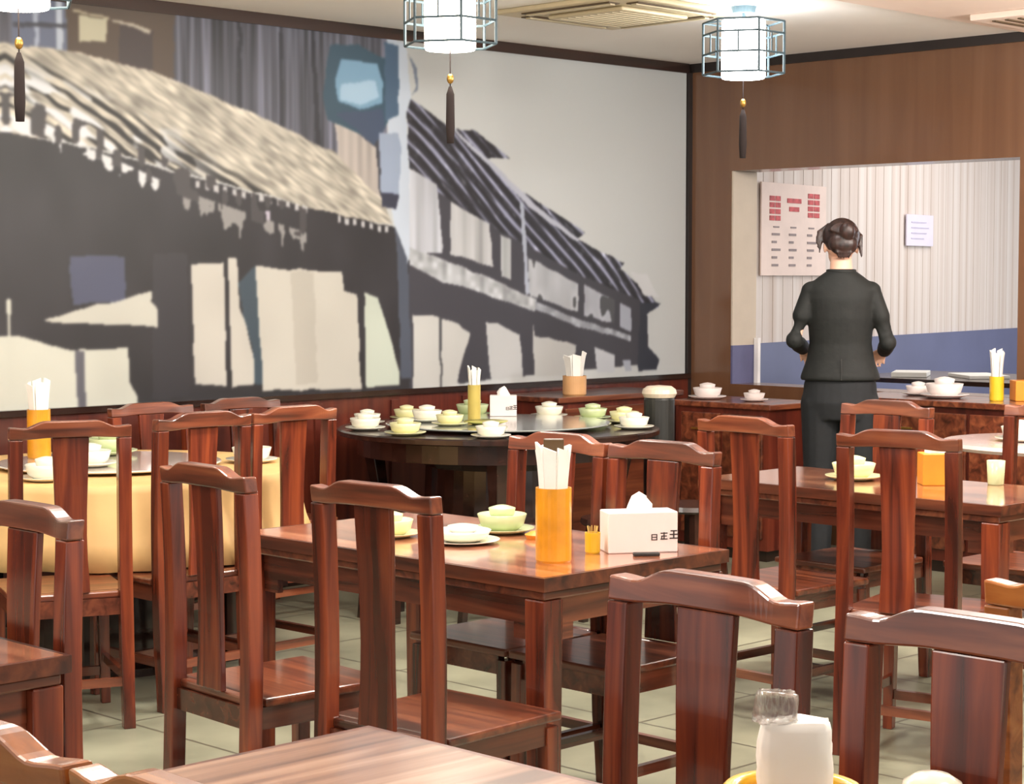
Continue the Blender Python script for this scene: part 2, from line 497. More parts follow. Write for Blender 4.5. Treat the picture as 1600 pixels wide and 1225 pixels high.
MX0, MX1, MZ0, MZ1 = 3.4, D - .035, .912, 2.645
NX, NZ = 900, 330
xs = np.linspace(MX0, MX1, NX)
zs = np.linspace(MZ0, MZ1, NZ)
Xg, Z = np.meshgrid(xs, zs)
X = np.where(Xg < 4.29, 8.58 - Xg, Xg)      # the street carries on past the photo's edge
wx = X + .012 * (vnoise(X, Z, 14, 14, 1) - .5)
wz = Z + .012 * (vnoise(X, Z, 14, 14, 2) - .5)
img = np.zeros((NZ, NX, 3))
img[:] = (208, 207, 200)
img += (vnoise(X, Z, 1.2, 1.5, 3)[..., None] - .5) * np.array([16, 14, 12])
for kind, colr, P in MURAL:
    m = in_poly(wx, wz, P)
    if not m.any():
        continue
    c = np.ones(X.shape + (3,)) * np.array(colr, float)
    if kind == 'v':      # dark weathered boards, vertical
        s = vnoise(X, Z, 42, 1.3, 5) * .6 + vnoise(X, Z, 95, 3, 6) * .4
        c = c * (.25 + 1.5 * s)[..., None]
    elif kind == 'w':    # pale boards
        s = vnoise(X, Z, 34, .8, 7)
        c = c * (.78 + .34 * s)[..., None]
    elif kind == 'm':    # pale wall with small dark marks
        s = vnoise(X, Z, 22, 9, 8)
        c = np.where((s > .68)[..., None], c * .42, c * (.85 + .2 * s[..., None]))
    elif kind == 's':    # ragged snowy ledge
        s = vnoise(X, Z, 30, 30, 9)
        c = c * (.72 + .38 * s)[..., None]
    elif kind == 'r':    # near roof: slanting rows of tiles, pale with dark gaps
        q = Z + .55 * X
        p = X - .55 * Z
        rows = .5 + .5 * np.sin(2 * PI * (q * 16 + .9 * vnoise(q, p, 4, 2, 10) + .35 * vnoise(q, p, 20, 9, 11)))
        rows = rows * .7 + .3 * vnoise(q, p, 40, 6, 12)
        hi = np.interp(X, [4.3, 4.75, 5.2, 5.9, 6.3, 6.6], [.34, .52, .6, .5, .38, .3]) + .3 * (vnoise(X, Z, 5, 7, 17) - .5)
        top = np.clip((2.50 - .42 * (X - 4.28) - Z) / .08, 0, 1)
        dark = np.clip((hi - rows) / .12, 0, 1) * np.clip(top, 0, 1)
        low = vnoise(X, Z, 16, 16, 12)
        tone = .86 + .22 * low
        c = c * tone[..., None] * (1 - .88 * dark[..., None])
        g2 = vnoise(q, p, 110, 14, 21)
        c = c * (.72 + .5 * g2[..., None])
        sn = vnoise(q, p, 46, 9, 22) * .5 + vnoise(X, Z, 9, 10, 24) * .5
        wgt = np.clip((5.45 - X) / .5, 0, 1) * np.clip((2.44 - .3 * (X - 4.28) - Z) / .1, 0, 1)
        k_ = np.clip((sn - .50) / .06, 0, 1) * wgt
        c = c * (1 - k_[..., None]) + k_[..., None] * np.array([236., 236, 234])
    elif kind == 't':    # far roofs: dark tiles with pale lines
        q = Z + .83 * X
        p = X - .83 * Z
        rows = (.5 + .5 * np.sin(2 * PI * (q * 13 + 1.5 * vnoise(q, p, 4, 1.2, 13)))) * .6 + vnoise(q, p, 60, 4, 14) * .4
        l = np.clip((rows - .66) / .12, 0, 1)
        c = c * (.3 + .6 * rows)[..., None] + l[..., None] * np.array([104, 106, 116])
        g2 = vnoise(q, p, 120, 16, 23)
        c = c + (np.clip(g2 - .72, 0, 1) * 260)[..., None]
    elif kind == 'd':
        s = vnoise(X, Z, 3, 3, 15)
        s2 = vnoise(X, Z, 9, 5, 31)
        c = c * (.4 + .3 * s + .22 * s2)[..., None]
    elif kind == 'e':    # row of round tile ends
        m = m & (np.sin(X * 2 * PI / .052) > .1)
    else:
        s = vnoise(X, Z, 5, 5, 16)
        c = c * (.97 + .06 * s)[..., None]
    img[m] = c[m]
# ragged eave: pale lumps of tile ends hanging over the dark wall
ez = np.interp(X, [4.2, 4.75, 5.2, 5.65, 6.0], [2.135, 1.985, 1.83, 1.715, 1.63])
lump = vnoise(X, Z, 24, 10, 41) * .7 + vnoise(X, Z, 60, 24, 42) * .3
k_ = (lump > .5 + np.clip((ez - Z) / .10, 0, 1) * .35) & (Z < ez + .03) & (Z > ez - .1) & (X > 4.24) & (X < 5.9)
img[k_] = np.where((X[k_] < 5.05)[:, None], (226, 226, 222), (150, 146, 140))
k_ = (vnoise(X, Z, 24, 12, 43) > .62) & (Z < ez + .14) & (Z > ez) & (X > 4.24) & (X < 5.9)
img[k_] = (66, 62, 62)
for _ in range(3):
    pad = np.pad(img, ((1, 1), (1, 1), (0, 0)), 'edge')
    img = (pad[:-2, 1:-1] + pad[2:, 1:-1] + pad[1:-1, :-2] + pad[1:-1, 2:] + 2 * img) / 6
img = np.clip(img * np.array([.92, .94, .975]) / 255, 0, 1)
lin = np.where(img <= .04045, img / 12.92, ((img + .055) / 1.055) ** 2.4)
me = bpy.data.meshes.new('street_mural')
co = np.stack([Xg, np.full(X.shape, W - .012), Z], -1).reshape(-1, 3)
idx = np.arange(NX * NZ).reshape(NZ, NX)
q = np.stack([idx[:-1, :-1], idx[:-1, 1:], idx[1:, 1:], idx[1:, :-1]], -1).reshape(-1, 4)
me.vertices.add(len(co))
me.vertices.foreach_set('co', co.ravel())
me.loops.add(q.size)
me.loops.foreach_set('vertex_index', q.ravel().astype(np.int32))
me.polygons.add(len(q))
me.polygons.foreach_set('loop_start', (np.arange(len(q)) * 4).astype(np.int32))
me.update(calc_edges=True)
ca = me.color_attributes.new('print', 'FLOAT_COLOR', 'POINT')
ca.data.foreach_set('color', np.concatenate([lin.reshape(-1, 3), np.ones((NX * NZ, 1))], 1).ravel())
mm = bpy.data.materials.new('mural_print')
mm.use_nodes = True
mb = mm.node_tree.nodes['Principled BSDF']
at = mm.node_tree.nodes.new('ShaderNodeVertexColor')
at.layer_name = 'print'
mm.node_tree.links.new(at.outputs['Color'], mb.inputs['Base Color'])
mb.inputs['Roughness'].default_value = .45
me.materials.append(mm)
mur_root = thing('street_mural', 'large black and white photo mural of old tiled street houses on the long wall', 'mural', (0, 0, 0))
mu = bpy.data.objects.new('print_sheet', me)
COL.objects.link(mu)
mu.parent = mur_root
sb = bmesh.new()
box(sb, MX0, MX1, W - .0115, W - .001, MZ0, MZ1)
obj('backing_panel', sb, BLK, mur_root)

# ---- the room beyond the opening
def stripe_mat():
    m = bpy.data.materials.new('slatted_wall')
    m.use_nodes = True
    nt = m.node_tree
    b = nt.nodes['Principled BSDF']
    tc = nt.nodes.new('ShaderNodeTexCoord')
    mp = nt.nodes.new('ShaderNodeMapping')
    mp.inputs['Scale'].default_value = (9, 0, .05)
    n = nt.nodes.new('ShaderNodeTexNoise')
    n.inputs['Scale'].default_value = 1
    n.inputs['Detail'].default_value = 3
    rp = nt.nodes.new('ShaderNodeValToRGB')
    rp.color_ramp.elements[0].position = .35
    rp.color_ramp.elements[0].color = srgb(206, 190, 180)
    rp.color_ramp.elements[1].position = .62
    rp.color_ramp.elements[1].color = srgb(224, 214, 208)
    nt.links.new(tc.outputs['Object'], mp.inputs[0])
    nt.links.new(mp.outputs[0], n.inputs['Vector'])
    nt.links.new(n.outputs['Fac'], rp.inputs[0])
    nt.links.new(rp.outputs[0], b.inputs['Base Color'])
    b.inputs['Roughness'].default_value = .6
    return m
STR = stripe_mat()
BLUE = mat('blue_wainscot', (98, 104, 140), .5, var=.06, scale=2)
WA = math.atan2(.165, .986)
def far(o):
    o.location = (8.985, 7.555, 0)
    o.rotation_euler = (0, 0, WA)
    return o
bm = bmesh.new()
box(bm, 0, 7.5, 0, .12, 1.045, 3.1)
for k in range(53):
    x = .06 + k * .14
    box(bm, x, x + .012, -.003, 0, 1.045, 3.1)
far(struct('wall_far', bm, STR))
bm = B(0, 7.5, -.02, .12, 0, 1.045)
far(struct('trim_9', bm, BLUE))
struct('wall_end', B(16.3, 16.45, 3.2, 8.9, 0, 3.1), CEIL)
struct('ceiling_next_room', B(D + .221, 16.4, 3.2, 9.0, 3.1, 3.2), CEIL)
# poster
pr = thing('wall_poster', 'pale poster with red blocks and lines of print beyond the opening', 'poster', (8.985, 7.555, 0), WA)
obj('sheet', B(.98, 1.9, -.022, -.012, 1.48, 2.08), mat('poster_paper', (238, 216, 206), .6, var=.03), pr)
bm = bmesh.new()
for x0, x1, z0, z1 in ((1.08, 1.24, 1.83, 2.0), (1.62, 1.8, 1.86, 2.03)):
    for k in range(4):
        dz = (z1 - z0) / 4
        for s in range(2):
            w2 = (x1 - x0) / 2
            box(bm, x0 + s * w2 + .008, x0 + (s + 1) * w2 - .004, -.025, -.0221, z0 + k * dz + .006, z0 + (k + 1) * dz - .005)
box(bm, 1.36, 1.5, -.025, -.0221, 1.9, 1.93)
box(bm, 1.33, 1.53, -.025, -.0221, 1.955, 1.985)
obj('red_print', bm, REDINK, pr)
bm = bmesh.new()
for cx in (1.12, 1.36, 1.62):
    for k in range(5):
        l = random.uniform(.06, .15)
        box(bm, cx, cx + l, -.025, -.0221, 1.54 + k * .05, 1.555 + k * .05)
    box(bm, cx + .02, cx + .1, -.025, -.0221, 1.79, 1.8)
obj('grey_print', bm, GREYINK, pr)
nt_ = thing('wall_notice', 'small pale lilac paper notice on the striped wall right of the person', 'notice', (8.985, 7.555, 0), WA)
obj('sheet', B(3.22, 3.7, -.022, -.012, 1.7, 1.93), mat('lilac_paper', (224, 218, 236), .6, var=.02), nt_)
bm = bmesh.new()
for k in range(4):
    box(bm, 3.3, 3.3 + random.uniform(.2, .32), -.025, -.0221, 1.75 + k * .04, 1.758 + k * .04)
obj('faint_print', bm, mat('faint_ink', (196, 190, 214), .7), nt_)

# ---- ceiling fixtures
def cassette(loc, rz, label):
    t = thing('air_conditioner', label, 'air conditioner', loc, rz)
    bm = bmesh.new()
    bmesh.ops.create_cube(bm, size=1, matrix=Matrix.Translation((0, 0, -.0125)) @ Matrix.Diagonal((.8, .8, .024, 1)))
    obj('panel', bm, PLIN, t, bevel=.01)
    bm = bmesh.new()
    for k in range(4):
        s = bmesh.new()
        box(s, -.27, .27, .29, .36, -.03, -.0247)
        me_ = bpy.data.meshes.new('slot')
        s.to_mesh(me_)
        s.free()
        me_.materials.append(DSLOT)
        o = bpy.data.objects.new('air_slot', me_)
        COL.objects.link(o)
        o.parent = t
        o.rotation_euler = (0, 0, k * PI / 2)
        s = bmesh.new()
        box(s, -.26, .26, .31, .34, -.036, -.0301)
        v = obj('louvre', s, PLIN, o)
    box(bm, -.23, .23, -.23, .23, -.045, -.0247)
    g = obj('intake_grille', bm, PLIN, t, bevel=.012)
    bm = bmesh.new()
    for k in range(9):
        y = -.19 + k * .045
        box(bm, -.2, .2, y, y + .006, -.047, -.0451)
    obj('grille_slat', bm, PLIN, g)
    return t
cassette((6.72, 6.03, CZ), 0, 'beige ceiling air conditioner with dark slots, between the two right lanterns')
vent = thing('ceiling_vent', 'pinkish ceiling air vent at the top right corner near the brown wall', 'ceiling vent', (8.05, 4.55, CZ - .035))
obj('frame', B(-.28, .28, -.28, .28, -.03, 0), SOFF, vent, bevel=.006)
bm = bmesh.new()
for k in range(7):
    box(bm, -.22, .22, -.21 + k * .065, -.19 + k * .065, -.036, -.0301)
obj('slat', bm, DSLOT, vent)

def lantern(loc, zb, mtl, label, h=.265, pw=34, warm=(1, .93, .82)):
    t = thing('hanging_lantern', label, 'lantern', loc)
    top = zb + h
    obj('shade', lathe([(0, zb), (.095, zb), (.1, zb + .008), (.1, top - .008), (.095, top), (0, top)], 32), mtl, t, smooth=False)
    bm = bmesh.new()
    r0 = .185
    for z in (zb + .02, zb + .11, zb + .2, zb + h - .01):
        tube(bm, [(r0 * math.cos(a), r0 * math.sin(a), z) for a in [2 * PI * k / 6 for k in range(7)]], .005, 6)
    for k in range(6):
        a = 2 * PI * k / 6
        c, s = r0 * math.cos(a), r0 * math.sin(a)
        tube(bm, [(c, s, zb + .02), (c, s, zb + h - .01)], .006, 6)
        tube(bm, [(c * .5, s * .5, zb + h + .0), (c, s, zb + h - .01)], .004, 6)
        a2 = a + PI / 6
        m2 = r0 * math.cos(PI / 6)
        tube(bm, [(m2 * math.cos(a2), m2 * math.sin(a2), zb + .11), (m2 * math.cos(a2), m2 * math.sin(a2), zb + .2)], .004, 6)
    obj('wire_cage', bm, METL, t)
    obj('ceiling_rod', tube(bmesh.new(), [(0, 0, top), (0, 0, CZ - .02)], .008), METL, t)
    obj('ceiling_rose', lathe([(0, CZ - .03), (.05, CZ - .03), (.06, CZ), (0, CZ)], 24), METL, t)
    obj('bead', blob(bmesh.new(), (0, 0, zb - .11), (.014, .014, .02)), BRS, t, smooth=True)
    ts = obj('tassel', lathe([(0, zb - .14), (.006, zb - .14), (.016, zb - .17), (.018, zb - .3), (.014, zb - .36), (0, zb - .36)], 12), TAS, t, smooth=True)
    obj('cord', tube(bmesh.new(), [(0, 0, zb), (0, 0, zb - .15)], .0025, 5), TAS, ts)
    return t
lantern((5.22, 5.56, 0), 2.355, LAMP, 'glowing cage lantern hanging before the mural, middle one of three in a row')
lantern((7.05, 5.56, 0), 2.375, LAMPW, 'glowing white cage lantern beside the brown wall, rightmost of three')
lantern((3.33, 5.57, 0), 2.335, LAMP, 'glowing lantern cut off by the upper left corner, with long black tassel')

# ------------------------------------------------------------ dining chairs
def back_y(z):      # the gentle S of posts and splat
    return np.interp(z, [0, .2, .45, .6, .78, .93, 1.0], [-.222, -.208, -.2, -.197, -.2, -.207, -.212])

def crest_bm():
    bm = bmesh.new()
    n = 36
    ring = []
    for i in range(n + 1):
        x = -.21 + .42 * i / n
        a = abs(x) / .21
        top = .997 + .018 * (1 - ss(.4, .74, a)) - .004 * math.exp(-((a - .76) / .13) ** 2)
        bot = .957 + .005 * (1 - ss(.3, .8, a))
        bow = -.014 * (1 - a * a)
        y0 = back_y(.93) + bow
        y1 = back_y(1.0) + bow
        t = .038
        ring.append([bm.verts.new((x, y0 - t / 2, bot)), bm.verts.new((x, y0 + t / 2, bot)),
                     bm.verts.new((x, y1 + t / 2, top)), bm.verts.new((x, y1 - t / 2, top))])
    for a, b in zip(ring, ring[1:]):
        for k in range(4):
            bm.faces.new((a[k], a[(k + 1) % 4], b[(k + 1) % 4], b[k]))
    bm.faces.new(ring[0][::-1])
    bm.faces.new(ring[-1])
    return bm

def make_chair(label, mh=WH, mv=WV):
    t = thing('dining_chair', label, 'chair')
    obj('crest_rail', crest_bm(), mh, t, bevel=.004)
    for s in (-1, 1):
        zs_ = [0, .1, .2, .3, .4, .46, .55, .65, .75, .85, .956]
        path = [(s * (.189 - .003 * z), float(back_y(z)), z) for z in zs_]
        sz = [(.042, .04) if z < .15 else (.046, .042) for z in zs_]
        obj('rear_post', sweep(bmesh.new(), path, sz), mv, t, bevel=.003)
    zs_ = [.452, .5, .56, .64, .72, .8, .88, .961]
    wd = [.125, .12, .112, .108, .11, .116, .122, .126]
    sp = sweep(bmesh.new(), [(0, float(back_y(z)) - .004, z) for z in zs_], [(w_, .016) for w_ in wd])
    obj('splat', sp, mv, t, bevel=.003)
    for s in (-1, 1):
        bm = bmesh.new()
        sweep(bm, [(s * .194, .19, 0), (s * .19, .188, .2), (s * .186, .186, .418)], [(.034, .034), (.038, .038), (.04, .04)])
        obj('front_leg', bm, mv, t, bevel=.003)
    bm = bmesh.new()
    v = [(-.208, -.17), (.208, -.17), (.212, .212), (-.212, .212)]
    lo = [bm.verts.new((x, y, .43)) for x, y in v]
    hi = [bm.verts.new((x, y, .452)) for x, y in v]
    for k in range(4):
        bm.faces.new((lo[k], lo[(k + 1) % 4], hi[(k + 1) % 4], hi[k]))
    bm.faces.new(lo[::-1])
    bm.faces.new(hi)
    box(bm, -.166, .166, -.2, -.17, .43, .452)
    obj('seat', bm, mh, t, bevel=.006)
    bm = bmesh.new()
    box(bm, -.166, .166, .172, .196, .375, .4298)
    box(bm, -.166, .166, -.21, -.188, .375, .4298)
    for s in (-1, 1):
        box(bm, s * .188 - .011, s * .188 + .011, -.18, .168, .375, .4298)
    obj('seat_frame', bm, WHY if mh is WH else mh, t)
    for s in (-1, 1):
        obj('stretcher', B(s * .189 - .01, s * .189 + .01, -.205, .175, .15, .178), WHY if mh is WH else mh, t)
    obj('stretcher', B(-.172, .172, .178, .198, .10, .13), mh, t)
    obj('stretcher', B(-.172, .172, -.225, -.205, .14, .168), mh, t)
    return t

CH = make_chair('brown wooden dining chair with its carved crest in front of the tissue box table')
CHO = make_chair('pale orange-brown wooden chair cut off at the right frame edge, behind the foreground chair', WO, WO)
first = True
def chair(cx, cy, ang, label, group='carved-crest wooden dining chairs', src=None, z=0):
    """cx, cy = middle of the crest rail, ang = the way the chair faces, in degrees"""
    global first
    f = R(ang)
    loc = (cx + .212 * math.cos(f), cy + .212 * math.sin(f), z)
    rz = f - PI / 2
    if src is None and first:
        first = False
        CH.location = loc
        CH.rotation_euler = (0, 0, rz)
        CH['label'] = label
        CH['group'] = group
        return CH
    return dup(src or CH, loc, rz, label, group=group)

chair(2.33, 1.90, 178, 'dark wooden chair in the right foreground, left of the white tissue pack').scale = (.93, 1, 1)
chair(2.31, 1.42, 180, 'dark wooden chair cut off by the lower right corner, right of the tissue pack')
chair(2.86, 3.30, 3, 'wooden chair backing onto the tissue box table, right one of the near two')
chair(2.85, 3.92, -4, 'wooden chair with tall glossy splat at the left end of the tissue box table')
chair(4.15, 3.545, 180, 'reddish wooden chair behind the white tissue box, its crest just above the box')
chair(4.15, 3.95, 180, 'reddish wooden chair behind the amber chopstick holder on the middle table')
chair(5.08, 3.99, -2, 'wooden chair with curved posts at the left end of the right-hand table')
chair(4.96, 3.31, 12, 'wooden chair standing before the orange tissue holder on the right-hand table')
chair(6.10, 4.12, 180, 'wooden chair on the far side of the right-hand table, below the service counter')
chair(6.45, 3.63, 180, 'wooden chair on the far side of the right-hand table, near the right edge')
chair(3.40, 5.41, 68, 'wooden chair in front of the golden cloth table, furthest left, chopsticks behind its crest')
chair(3.95, 5.45, 90, 'wooden chair at the golden cloth table, behind the tall glossy splat chair')
chair(4.36, 5.47, 92, 'wooden chair at the right side of the golden cloth table')
chair(2.09, 3.50, 180, 'dark wooden chair at the left frame edge, tucked against the cut-off table')
chair(1.04, 1.86, 0, 'orange-brown wooden chair crest cut off in the lower left corner', src=CHO)
chair(1.04, 1.43, 0, 'orange-brown chair crest barely showing at the bottom edge beside the foreground table', src=CHO)
for _x, _l in ((4.80, 'dark wooden chair against the panelling below the mural, behind the golden cloth table'),
               (5.28, 'dark wooden chair against the panelling, nearest to the dark round table')):
    _o = chair(_x, 7.0, -90, _l)
    _o.scale = (1, 1, .92)
_c = (2.72, 1.43)
CHO.location = (_c[0] + .212, _c[1], 0)
CHO.rotation_euler = (0, 0, -PI / 2)
CHO['group'] = 'carved-crest wooden dining chairs'

# ------------------------------------------------------------ rectangular tables
def table(x0, x1, y0, y1, label, h=.75, top=WT):
    t = thing('dining_table', label, 'table', ((x0 + x1) / 2, (y0 + y1) / 2, 0))
    a, b = (x1 - x0) / 2, (y1 - y0) / 2
    obj('tabletop', B(-a + .012, a - .012, -b + .012, b - .012, h - .03, h + .0006), top, t)
    bm = bmesh.new()
    for x0_, x1_, y0_, y1_ in ((-a, -a + .0118, -b, b), (a - .0118, a, -b, b), (-a + .0118, a - .0118, -b, -b + .0118), (-a + .0118, a - .0118, b - .0118, b)):
        box(bm, x0_, x1_, y0_, y1_, h - .034, h)
    obj('edge_band', bm, WE, t)
    bm = bmesh.new()
    for (p, z) in (((-.012), h - .0285), ):
        box(bm, -a + .014, a - .014, -b + .014, b - .014, h - .058, h - .0345)
    obj('moulding', bm, WH, t, bevel=.005)
    i = .045
    for k in range(4):
        bm = bmesh.new()
        if k < 2:
            s = 1 if k else -1
            box(bm, -a + .08, a - .08, s * (b - i) - .011, s * (b - i) + .011, h - .125, h - .0585)
            for e in (-1, 1):
                box(bm, min(e * (a - .14), e * (a - .08)), max(e * (a - .14), e * (a - .08)), s * (b - i) - .009, s * (b - i) + .009, h - .165, h - .125)
        else:
            s = 1 if k == 3 else -1
            box(bm, s * (a - i) - .011, s * (a - i) + .011, -b + .08, b - .08, h - .125, h - .0585)
            for e in (-1, 1):
                box(bm, s * (a - i) - .009, s * (a - i) + .009, min(e * (b - .14), e * (b - .08)), max(e * (b - .14), e * (b - .08)), h - .165, h - .125)
        obj('apron', bm, WH if k < 2 else WHY, t)
    for sx in (-1, 1):
        for sy in (-1, 1):
            cx, cy = sx * (a - i), sy * (b - i)
            bm = sweep(bmesh.new(), [(cx, cy, 0), (cx, cy, .1), (cx, cy, h - .0585)], [(.056, .056), (.06, .06), (.068, .068)])
            obj('leg', bm, WV, t, bevel=.004)
    return t
table(3.34, 4.05, 3.23, 4.45, 'wooden dining table in the middle, carrying the white tissue box and amber chopstick holder')
table(5.42, 6.02, 3.23, 4.47, 'wooden dining table on the right, carrying the orange tissue holder and small white cup')
table(1.33, 2.04, 1.13, 2.37, 'wooden dining table in the foreground, its bare top crossing the bottom edge', top=WTN)
table(1.33, 2.02, 3.22, 4.42, 'reddish wooden table cut off by the left frame edge')

# ------------------------------------------------------------ round tables
t = thing('round_table', 'dark round banquet table with grey glass turntable in front of the mural', 'round table', (6.33, 6.42, 0))
obj('tabletop', lathe([(0, .745), (.72, .745), (.75, .752), (.75, .772), (.74, .778), (0, .778)], 64), WD, t)
obj('apron', lathe([(.62, .66), (.66, .66), (.66, .7445), (.62, .7445)] + [(.62, .66)], 48), WD, t)
for k in range(4):
    a = PI / 4 + k * PI / 2
    c, s = math.cos(a), math.sin(a)
    bm = sweep(bmesh.new(), [(.56 * c, .56 * s, 0), (.53 * c, .53 * s, .35), (.58 * c, .58 * s, .6595)], [(.05, .05), (.045, .045), (.07, .07)])
    obj('leg', bm, WD, t, bevel=.004)
obj('pedestal_or_shade_drum', lathe([(0, 0), (.42, 0), (.42, .03), (.36, .05), (.34, .6), (.4, .6598), (0, .6598)], 40), WD, t)  # added drum, its dark body stands in for shade under the table
g = obj('glass_turntable', lathe([(0, .792), (.52, .792), (.525, .796), (.52, .80), (0, .80)], 64), GLS, t)
obj('turntable_hub', lathe([(0, .7785), (.12, .7785), (.12, .7918), (0, .7918)], 32), DARKP, g)

t = thing('round_table', 'round banquet table under a golden cloth at the left', 'round table', (4.15, 6.33, 0))
obj('tabletop', lathe([(0, .715), (.70, .715), (.70, .742), (0, .742)], 48), WD, t)
for k in range(4):
    a = PI / 4 + k * PI / 2
    c, s = math.cos(a), math.sin(a)
    obj('leg', sweep(bmesh.new(), [(.45 * c, .45 * s, 0), (.45 * c, .45 * s, .7148)], [(.05, .05), (.05, .05)]), WD, t)
obj('pedestal_or_shade_drum', lathe([(0, 0), (.36, 0), (.36, .03), (.3, .05), (.28, .6), (.34, .7148), (0, .7148)], 40), WD, t)  # dark drum added to give the shadow below the cloth
def fold(a, z):
    k = max(0, (.74 - z) / .4)
    return 1 + k * (.030 * math.sin(11 * a) + .018 * math.sin(19 * a + 1) + .012 * math.sin(31 * a)) + .02 * k
cl = obj('tablecloth', lathe([(0, .7505), (.6, .7505), (.705, .7505), (.716, .744), (.72, .72), (.724, .65), (.74, .55), (.77, .458),
                              (.765, .458), (.734, .55), (.717, .65), (.711, .72), (.708, .7425), (0, .7428)], 180, wob=fold), CLOTH, smooth=True)
cl.location = (4.15, 6.33, 0)
tag(cl, 'golden tablecloth hanging in folds over the round table at the left', 'tablecloth')
ts = thing('glass_turntable', 'round pale turntable lying on the golden tablecloth', 'turntable', (4.15, 6.33, .751))
obj('disc', lathe([(0, .012), (.42, .012), (.425, .016), (.42, .02), (0, .02)], 48), mat('pale_glass', (216, 206, 194), .1, coat=1, var=.02), ts)
obj('hub', lathe([(0, 0), (.1, 0), (.1, .0118), (0, .0118)], 24), DARKP, ts)

# ------------------------------------------------------------ counters and sideboards
def sideboard(name, x0, x1, y0, y1, h, label, cat, face):
    t = thing(name, label, cat, ((x0 + x1) / 2, (y0 + y1) / 2, 0))
    a, b = (x1 - x0) / 2, (y1 - y0) / 2
    obj('top', B(-a, a, -b, b, h - .03, h), WH, t, bevel=.005)
    body = obj('body', B(-a + .03, a - .03, -b + .03, b - .03, .06, h - .0305), WS, t)
    obj('plinth', B(-a + .06, a - .06, -b + .06, b - .06, 0, .0598), WD, t)
    n = 2
    for k in range(n):
        if face == '-x':
            w_ = (2 * b - .1) / n
            y = -b + .05 + k * w_
            d = obj('door', B(-a + .012, -a + .0298, y + .01, y + w_ - .01, .12, h - .06), WH, t, bevel=.004)
            obj('handle', B(-a, -a + .0118, y + w_ / 2 - .05, y + w_ / 2 + .05, h - .15, h - .14), BRS, d)
        else:
            w_ = (2 * a - .1) / n
            x = -a + .05 + k * w_
            d = obj('door', B(x + .01, x + w_ - .01, -b + .012, -b + .0298, .12, h - .06), WH, t, bevel=.004)
            obj('handle', B(x + w_ / 2 - .05, x + w_ / 2 + .05, -b, -b + .0118, h - .15, h - .14), BRS, d)
    return t
sideboard('sideboard', 7.12, 8.1, 6.78, 7.23, .86, 'low wooden sideboard in the corner below the end of the mural', 'sideboard', '-y')
sideboard('sideboard', 7.92, 8.36, 6.06, 6.72, .82, 'brown wooden sideboard left of the person, white wrapped bowls on top', 'sideboard', '-x')
sideboard('service_counter', 8.28, 8.74, 4.35, 5.92, .86, 'long wooden service counter under the opening, right of the person', 'counter', '-x')
t = thing('side_table', 'dark side table in the next room seen through the opening, papers on top', 'table', (10.75, 6.5, 0))
obj('tabletop', B(-.5, .5, -.8, .8, .81, .84), WD, t, bevel=.004)
for sx in (-1, 1):
    for sy in (-1, 1):
        obj('leg', B(sx * .42 - .03, sx * .42 + .03, sy * .7 - .03, sy * .7 + .03, 0, .8098), WD, t)
for k, (x, y, rz, s) in enumerate([(10.55, 6.95, .5, (.16, .11, .03)), (10.7, 6.55, .9, (.2, .13, .02))]):
    bm = B(-s[0], s[0], -s[1], s[1], 0, s[2])
    o = obj('paper_stack', bm, PAPER, bevel=.003)
    o.location = (x, y, .8405)
    o.rotation_euler = (0, 0, rz)
    tag(o, ['taller white paper stack nearest the person, on the dark side table', 'flat white paper stack on the dark side table, nearer the right wall'][k], 'papers', 'paper stacks in the next room')
o = thing('serving_tray', 'black tray lying on the dark side table behind the flat paper stack', 'tray', (11.02, 6.05, .8405))
obj('base', B(-.2, .2, -.28, .28, 0, .01), DARKP, o)
bm = bmesh.new()
box(bm, -.2, .2, -.29, -.28, 0, .05); box(bm, -.2, .2, .28, .29, 0, .05)
box(bm, -.21, -.2, -.29, .29, 0, .05); box(bm, .2, .21, -.29, .29, 0, .05)
obj('rim', bm, DARKP, o)
# round table by the back wall, right
t = thing('round_table', 'small round table with pale pinkish top at the right edge, before the brown wall', 'round table', (7.72, 4.35, 0))
obj('tabletop', lathe([(0, .72), (.46, .72), (.48, .735), (.47, .75), (0, .75)], 48), mat('pale_laminate', (214, 190, 184), .2, coat=.5, var=.03), t)
obj('pedestal_or_shade_drum', lathe([(0, .03), (.05, .03), (.04, .4), (.06, .66), (.2, .7195), (0, .7195)], 24), WD, t)
obj('foot', lathe([(0, 0), (.26, 0), (.25, .0295), (0, .0295)], 24), WD, t)
# stools round the dark table
def stool(loc, label, src=[None]):
    if src[0]:
        return dup(src[0], loc, None, label)
    t = thing('round_stool', label, 'stool', loc, group='stools under the dark round table')
    obj('seat', lathe([(0, .42), (.16, .42), (.17, .43), (.165, .45), (0, .45)], 28), WD, t)
    for k in range(4):
        a = PI / 4 + k * PI / 2
        c, s = math.cos(a), math.sin(a)
        obj('leg', sweep(bmesh.new(), [(.155 * c, .155 * s, 0), (.12 * c, .12 * s, .4195)], [(.03, .03), (.032, .032)]), WD, t)
    obj('ring_stretcher', tube(bmesh.new(), [(.135 * math.cos(a), .135 * math.sin(a), .18) for a in [2 * PI * k / 16 for k in range(17)]], .009, 6), WD, t)
    src[0] = t
    return t
stool((5.55, 6.25, 0), 'dark round stool at the left front of the dark round table')
stool((5.72, 5.8, 0), 'dark round stool at the front middle of the dark round table')
stool((6.15, 5.5, 0), 'dark round stool at the right front of the dark round table')
stool((6.75, 5.6, 0), 'dark round stool by the slim waste bin')
t = thing('waste_bin', 'slim dark bin with pale lid to the right of the dark round table', 'bin', (7.15, 6.14, 0))
obj('bin_body', lathe([(0, 0), (.065, 0), (.075, .02), (.075, .88), (.07, .89), (0, .89)], 28), DARKP, t)
